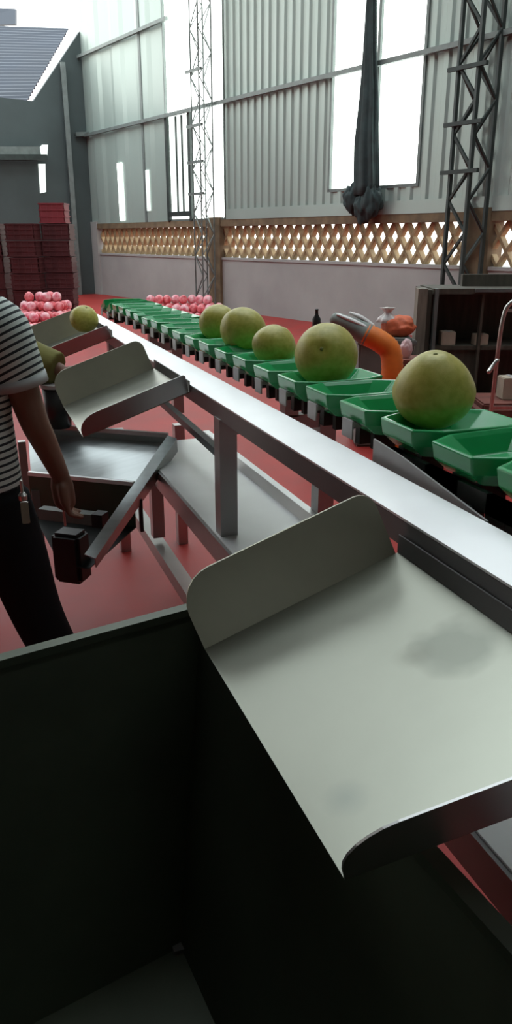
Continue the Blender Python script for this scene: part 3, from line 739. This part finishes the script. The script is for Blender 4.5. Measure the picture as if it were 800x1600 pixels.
# ------------------------------------------------------------------ heaps of red wrapped fruit
def heap(px, b0, wid, dep, layers, ang, label, group, seed, m_list):
    rnd = random.Random(seed); r = .09; protos = []
    for m in m_list:
        bm = bmesh.new(); bmesh.ops.create_icosphere(bm, subdivisions=3, radius=r*.97)
        for v in bm.verts:
            f = 1+.06*noise.noise(v.co*28+Vector((seed, 0, 0))); v.co = Vector((v.co.x*f, v.co.y*f, v.co.z*.92*f))
        p = obj('wrapped_pomelo', bm, m, None, True); tag(p, label, 'wrapped fruit', group); protos.append((p, [True]))
    o0 = at(px, 800, b0); o0.z = 0; d = 2*r; cnt = 0
    ca, sa = math.cos(ang), math.sin(ang)
    for l in range(layers):                                    # close-packed layers, each a little smaller and further back
        for i in range(-14, 15):
            for j in range(-16, 17):
                u = (i+.5*(j % 2))*d+(l % 2)*d/2; v = j*d*.866+(l % 2)*d*.2887
                x, y = u*ca-v*sa, u*sa+v*ca
                y0 = .30*l+.06*math.sin(3*x+l); ew = wid/2-.10*l
                if abs(x) > ew+.08*math.sin(5*y+l) or y < y0 or y > dep-.05*l: continue
                if cnt >= 150: continue
                cnt += 1
                p, first = protos[rnd.randrange(len(protos))]
                loc = o0+RT*x+FH*y+Vector((0, 0, r*.95+l*d*.8165))
                if first[0]: p.location = loc; first[0] = False
                else:
                    q = p.copy(); C.objects.link(q); q.location = loc; q.rotation_euler = (rnd.uniform(0, 6), rnd.uniform(0, 6), rnd.uniform(0, 6))
heap(76, 12.9, 1.2, 1.25, 4, .35, 'one of the red wrapped pomelos heaped in front of the crate stacks', 'red wrapped pomelos in the left heap', 3, ['red_wrap', 'red_wrap', 'pink_wrap'])
heap(290, 14.5, 1.75, .95, 3, .5, 'one of the pink wrapped pomelos heaped along the foot of the back wall', 'pink wrapped pomelos in the right heap', 5, ['pink_wrap', 'red_wrap', 'pink_wrap'])

# ------------------------------------------------------------------ crate stacks
def crate_bm(w, d, h):
    bm = bmesh.new(); th = .02
    for (cx, cy, sx, sy) in ((0, -d/2+th/2, w, th), (0, d/2-th/2, w, th), (-w/2+th/2, 0, th, d), (w/2-th/2, 0, th, d)):
        box(bm, (cx, cy, h/2), (sx, sy, h-.01))
    box(bm, (0, 0, .012), (w, d, .02))
    for z in (.02, h*.35, h*.65, h-.02):
        box(bm, (0, 0, z), (w+.03, d+.03, .018)) if z in (.02,) else None
        for sg in (-1, 1): box(bm, (0, sg*(d/2+.006), z), (w+.024, .014, .02)); box(bm, (sg*(w/2+.006), 0, z), (.014, d+.024, .02))
    for k in range(-2, 3):
        for sg in (-1, 1): box(bm, (k*w/4.6, sg*(d/2+.005), h/2), (.02, .012, h-.02))
    return bm
cr0 = obj('plastic_crate', crate_bm(.52, .42, .29), 'crate'); cr1 = obj('plastic_crate', crate_bm(.46, .40, .36), 'crate_red')
tag(cr0, 'x', 'crate', 'maroon plastic crates in tall stacks'); tag(cr1, 'bright red plastic crate on top of the tallest stack', 'crate', 'maroon plastic crates in tall stacks')
posn = ['lowest', 'second from the bottom', 'third from the bottom', 'fourth from the bottom', 'fifth from the bottom', 'sixth from the bottom', 'seventh from the bottom', 'eighth from the bottom']
fst = True
for px, n, nm, b in ((93, 6, 'tallest right-hand', 15.4), (41, 6, 'middle', 15.0), (-13, 6, 'left-hand', 15.2)):
    p = at(px, 400, b)
    for k in range(n):
        lab = 'maroon plastic crate, %s in the %s stack' % (posn[k], nm)
        loc = (p.x+random.uniform(-.02, .02), p.y+random.uniform(-.02, .02), k*.29); rz = -YAW+random.uniform(-.02, .02)
        if fst: cr0.location = loc; cr0.rotation_euler = (0, 0, rz); cr0['label'] = lab; fst = False
        else: dup(cr0, loc, (0, 0, rz), None, lab)
    if nm.startswith('tall'): cr1.location = (p.x-.03, p.y, n*.29); cr1.rotation_euler = (0, 0, -YAW)
    if nm.startswith('tall'):
        for j, (dx, z) in enumerate(((-.12, .50), (-.03, .50), (.07, .50), (-.05, .44), (.05, .38), (-.08, .38))): pass

# ------------------------------------------------------------------ right background: dark rack, orange things
rp = at(724, 600, 6.0); rp.z = 0
rk = thing('storage_rack', 'dark brown storage rack with a wide grey end post, right of the conveyor', 'rack', rp, -YAW)
def rx(px): return (px-735)/205.0
def rz_(py): return 1.5-(py-370)/1278*6.0
def rbox(x0, x1, z0, z1, y0, y1): 
    return bx(((x0+x1)/2, (y0+y1)/2, (z0+z1)/2), (x1-x0, y1-y0, z1-z0))
zt2 = rz_(447)
obj('end_post', rbox(rx(653), rx(668), 0, zt2, 0, .12), 'post_grey', rk); obj('end_post', rbox(rx(669), rx(676), 0, zt2-.01, .03, .5), 'wood_dark', rk)
obj('upright', rbox(rx(679), rx(684), 0, zt2, -.02, .04), 'purlin', rk); obj('upright', rbox(rx(752), rx(756), 0, zt2, .0, .05), 'wood_dark', rk)
obj('upright', rbox(rx(862), rx(870), 0, zt2, .0, .05), 'wood_dark', rk)
obj('back_panel', rbox(rx(678), rx(870), .15, zt2-.02, .46, .49), 'wood_dark', rk)
obj('top_board', rbox(rx(676), rx(870), zt2-.04, zt2, 0, .5), 'wood_dark', rk)
for y in (538, 640): obj('shelf', rbox(rx(677), rx(868), rz_(y)-.03, rz_(y), .03, .46), 'wood_dark', rk)
obj('front_panel', rbox(rx(684), rx(752), rz_(640), rz_(540), .05, .07), 'wood_dark', rk)
obj('upper_rail', rbox(rx(735), rx(870), zt2+.0, zt2+.09, .3, .36), 'wood_dark', rk); obj('upper_rail', rbox(rx(740), rx(870), rz_(450)-.01, rz_(447), -.03, .0), 'purlin', rk)
def carton(px0, px1, py0, py1, b, lab):
    p = at((px0+px1)/2, py1, b); w = (px1-px0)/1278*b; h = (py1-py0)/1278*b
    t = thing('carton', lab, 'box', p, -YAW+.05)
    bm = bmesh.new(); box(bm, (0, 0, h/2), (w, w*1.0, h), 0, None, .006); obj('carton_body', bm, 'carton', t)
    bm = bmesh.new(); box(bm, (0, 0, h+.001), (w*.18, w*.96, .003)); obj('tape_strip', bm, 'tab', t); return t
for x0, x1, y0, lab in ((686, 709, 513, 'pale cardboard box on the rack shelf, beside the grey post'), (738, 760, 517, 'pale cardboard box on the rack shelf, right-hand of the two')):
    t = carton(x0, x1, y0, 535, 6.1, lab); t.location.z = rz_(538)
t = carton(778, 812, 586, 622, 5.3, 'pale carton at the right edge, behind the chrome handle')
bm = bmesh.new(); box(bm, (0, 0, t.location.z/2), (.5, .4, t.location.z-.002), -YAW, None, .01); box(bm, (-.02, 0, t.location.z-.06), (.54, .44, .04), -YAW)
tag(obj('wooden_crate', bm, 'rust', None, False, (t.location.x+.02, t.location.y, 0)), 'rusty red brown crate under the pale carton at right', 'crate')
# hand trolley with chrome hoop handle
hp = at(800, 600, 4.75); hp.z = 0
ht_ = thing('hand_trolley', 'hand trolley with a curved chrome handle at the right edge', 'trolley', hp, -YAW)
def hx(px): return (px-800)/268.0
def hz(py): return 1.5-(py-370)/1278*4.75
bm = bmesh.new(); tube(bm, [(hx(769), 0, .12), (hx(771), 0, hz(560)), (hx(774), 0, hz(492)), (hx(783), 0, hz(470)), (hx(800), 0, hz(462)), (hx(835), 0, hz(460)), (hx(852), 0, hz(470)), (hx(860), 0, hz(495)), (hx(862), 0, .12)], .013, 10); obj('hoop_handle', bm, 'chrome', ht_, True)
bm = bmesh.new(); bar(bm, (hx(774), 0, hz(481)), (hx(858), 0, hz(481)), .016); bar(bm, (hx(770), 0, .5), (hx(862), 0, .5), .02); obj('cross_bar', bm, 'chrome', ht_)
bm = bmesh.new(); tube(bm, [(hx(771), -.01, hz(560)), (hx(762), -.02, hz(572)), (hx(757), -.03, hz(578))], .014, 8); obj('grip', bm, 'chrome', ht_, True)
obj('toe_plate', bx((hx(816), -.1, .02), (.36, .25, .015)), 'chain', ht_)
for x in (765, 866):
    bm = bmesh.new(); lathe(bm, [(0, -.02), (.06, -.02), (.075, -.012), (.075, .012), (.06, .02), (0, .02)], 20, Matrix.Translation((hx(x), .07, .076)) @ Matrix.Rotation(PI/2, 4, 'Y')); obj('wheel', bm, 'black', ht_, True)

# grey bin with bags on it
gp = at(590, 560, 5.9); gp.z = 0; gz = 1.5-(520-370)/1278*5.9
g = thing('storage_bin', 'grey storage bin standing behind the orange duct', 'bin', gp, -YAW)
bm = bmesh.new(); box(bm, (.03, 0, gz/2), (.40, .42, gz), 0, None, .015); obj('bin_body', bm, 'grey_bin', g)
bm = bmesh.new(); box(bm, (.03, 0, gz-.03), (.43, .46, .04), 0, None, .008); obj('bin_rim', bm, 'grey_bin', g)
bm = bmesh.new(); box(bm, (.06, -.215, gz*.55), (.2, .02, .08), 0, None, .006); obj('grip_recess', bm, 'black', g)
def bag(px, py, b, w, h, m, lab, neck=None):
    p = at(px, py, b); t = thing('bag', lab, 'bag', p, -YAW)
    bm = bmesh.new(); bmesh.ops.create_icosphere(bm, subdivisions=4, radius=1)
    for v in bm.verts:
        q = v.co; f = 1+.14*noise.noise(q*2.6+Vector((px, 0, 0)))
        v.co = Vector((q.x*w/2*f, q.y*w*.4*f, h*.5*(1+max(-1, q.z*1.05))*f if q.z > -.9 else 0))
    obj('bag_body', bm, m, t, True)
    if neck:
        bm = bmesh.new()
        RR = []
        for z, r in ((h*.72, .07), (h*.95, .055), (h*1.1, .03), (h*1.2, .02), (h*1.32, .035), (h*1.42, .05)):
            RR.append([bm.verts.new((neck+r*(1+.25*math.sin(5*a_))*math.cos(a_), r*(1+.25*math.sin(5*a_))*math.sin(a_), z)) for a_ in [2*PI*k/24 for k in range(24)]])
        for A_, B_ in zip(RR, RR[1:]):
            for k in range(24): bm.faces.new((A_[k], A_[(k+1) % 24], B_[(k+1) % 24], B_[k]))
        bm.faces.new(RR[0]); bm.faces.new(RR[-1])
        obj('tied_neck', bm, 'white_bag', t, True)
    return t
b1 = bag(622, 521, 5.85, .25, .15, 'orange_red', 'orange-red bag with a white tied neck lying on the grey bin', -.085); b1.location.z = gz-.008
# bent orange duct
dp = at(612, 600, 5.0); dp.z = 0
dd = thing('flexible_duct', 'bent orange duct with a grey and white wrapped end, behind the pomelos', 'duct', dp, -YAW)
def dx(px): return (px-612)/252.0
def dz(py): return 1.5-(py-370)/1278*5.0
def ribbed(pts, r0, rib, n):
    Q = cr([Vector(p) for p in pts], n); return Q, [r0+(rib if i % 2 else 0) for i in range(len(Q))]
bm = bmesh.new(); Q, rr = ribbed([(dx(566), .05, dz(519)), (dx(592), .03, dz(532)), (dx(608), .02, dz(548)), (dx(612), 0, dz(585)), (dx(612), 0, .35), (dx(613), 0, .05)], .068, .004, 10); tube(bm, Q, rr, 18, 1); obj('hose', bm, 'orange', dd, True)
bm = bmesh.new(); tube(bm, [(dx(519), .09, dz(497)), (dx(545), .07, dz(508)), (dx(570), .05, dz(521))], [.045, .058, .074], 16); obj('wrapped_end', bm, 'greycloth', dd, True)
bm = bmesh.new(); tube(bm, [(dx(522), .06, dz(489)), (dx(545), .04, dz(498)), (dx(568), .02, dz(508))], [.016, .024, .02], 10, 4, .6); tube(bm, [(dx(543), .10, dz(487)), (dx(560), .09, dz(494)), (dx(578), .07, dz(506))], [.014, .026, .024], 10, 4, .6); obj('white_flap', bm, 'white_bag', dd, True)
bm = bmesh.new(); lathe(bm, [(0, 0), (.16, 0), (.16, .03), (.08, .05), (0, .05)], 24); obj('base_flange', bm, 'grey_bin', dd)
for px in (513,):
    pass
# pale bag on a low box right of the duct
lp = at(640, 560, 5.3); bz = 1.5-(556-370)/1278*5.3
bm = bmesh.new(); box(bm, (0, 0, bz/2), (.26, .26, bz), -YAW, None, .01); box(bm, (0, 0, bz-.04), (.28, .28, .03), -YAW)
tag(obj('brown_box', bm, 'rust', None, False, (lp.x, lp.y, 0)), 'dark red-brown box between the orange duct and the rack', 'box')
b2 = bag(634, 556, 5.28, .085, .13, 'pink_bag', 'small pale pink bag on the red-brown box'); b2.location.z = bz-.006
# black bottle on a slim stand behind the second pomelo
sp = at(494, 520, 5.2); sz = 1.5-(506-370)/1278*5.2
st = thing('stand', 'slim grey stand behind the second pomelo, with a black bottle on it', 'stand', (sp.x, sp.y, 0))
bm = bmesh.new(); lathe(bm, [(0, 0), (.12, 0), (.12, .02), (.02, .03), (.018, sz-.02), (.03, sz-.015), (.03, sz), (0, sz)], 20); obj('pedestal', bm, 'grey_bin', st)
bm = bmesh.new(); lathe(bm, [(0, 0), (.026, 0), (.028, .01), (.028, .05), (.012, .075), (.010, .1), (.012, .102), (.012, .112), (0, .112)], 18)
tag(obj('bottle', bm, 'black', None, True, (sp.x, sp.y, sz)), 'small black bottle behind the second pomelo', 'bottle')

# ------------------------------------------------------------------ light
w = bpy.data.worlds.new('sky'); bpy.context.scene.world = w; w.use_nodes = True
nt = w.node_tree; bg = nt.nodes['Background']
tc = nt.nodes.new('ShaderNodeTexCoord'); sx = nt.nodes.new('ShaderNodeSeparateXYZ'); nt.links.new(tc.outputs['Generated'], sx.inputs[0])
rp_ = nt.nodes.new('ShaderNodeValToRGB'); nt.links.new(sx.outputs['Z'], rp_.inputs['Fac'])
rp_.color_ramp.elements[0].position = 0; rp_.color_ramp.elements[0].color = (1, .97, .9, 1)
rp_.color_ramp.elements[1].position = .6; rp_.color_ramp.elements[1].color = (.86, .95, 1, 1)
nt.links.new(rp_.outputs['Color'], bg.inputs['Color']); bg.inputs['Strength'].default_value = 3.2
sc = bpy.context.scene
sc.view_settings.view_transform = 'Standard'; sc.view_settings.look = 'None'; sc.view_settings.gamma = 1
sc.view_settings.use_curve_mapping = False; sc.view_settings.exposure = 0.3
sc.cycles.use_denoising = True
sc.cycles.max_bounces = 8
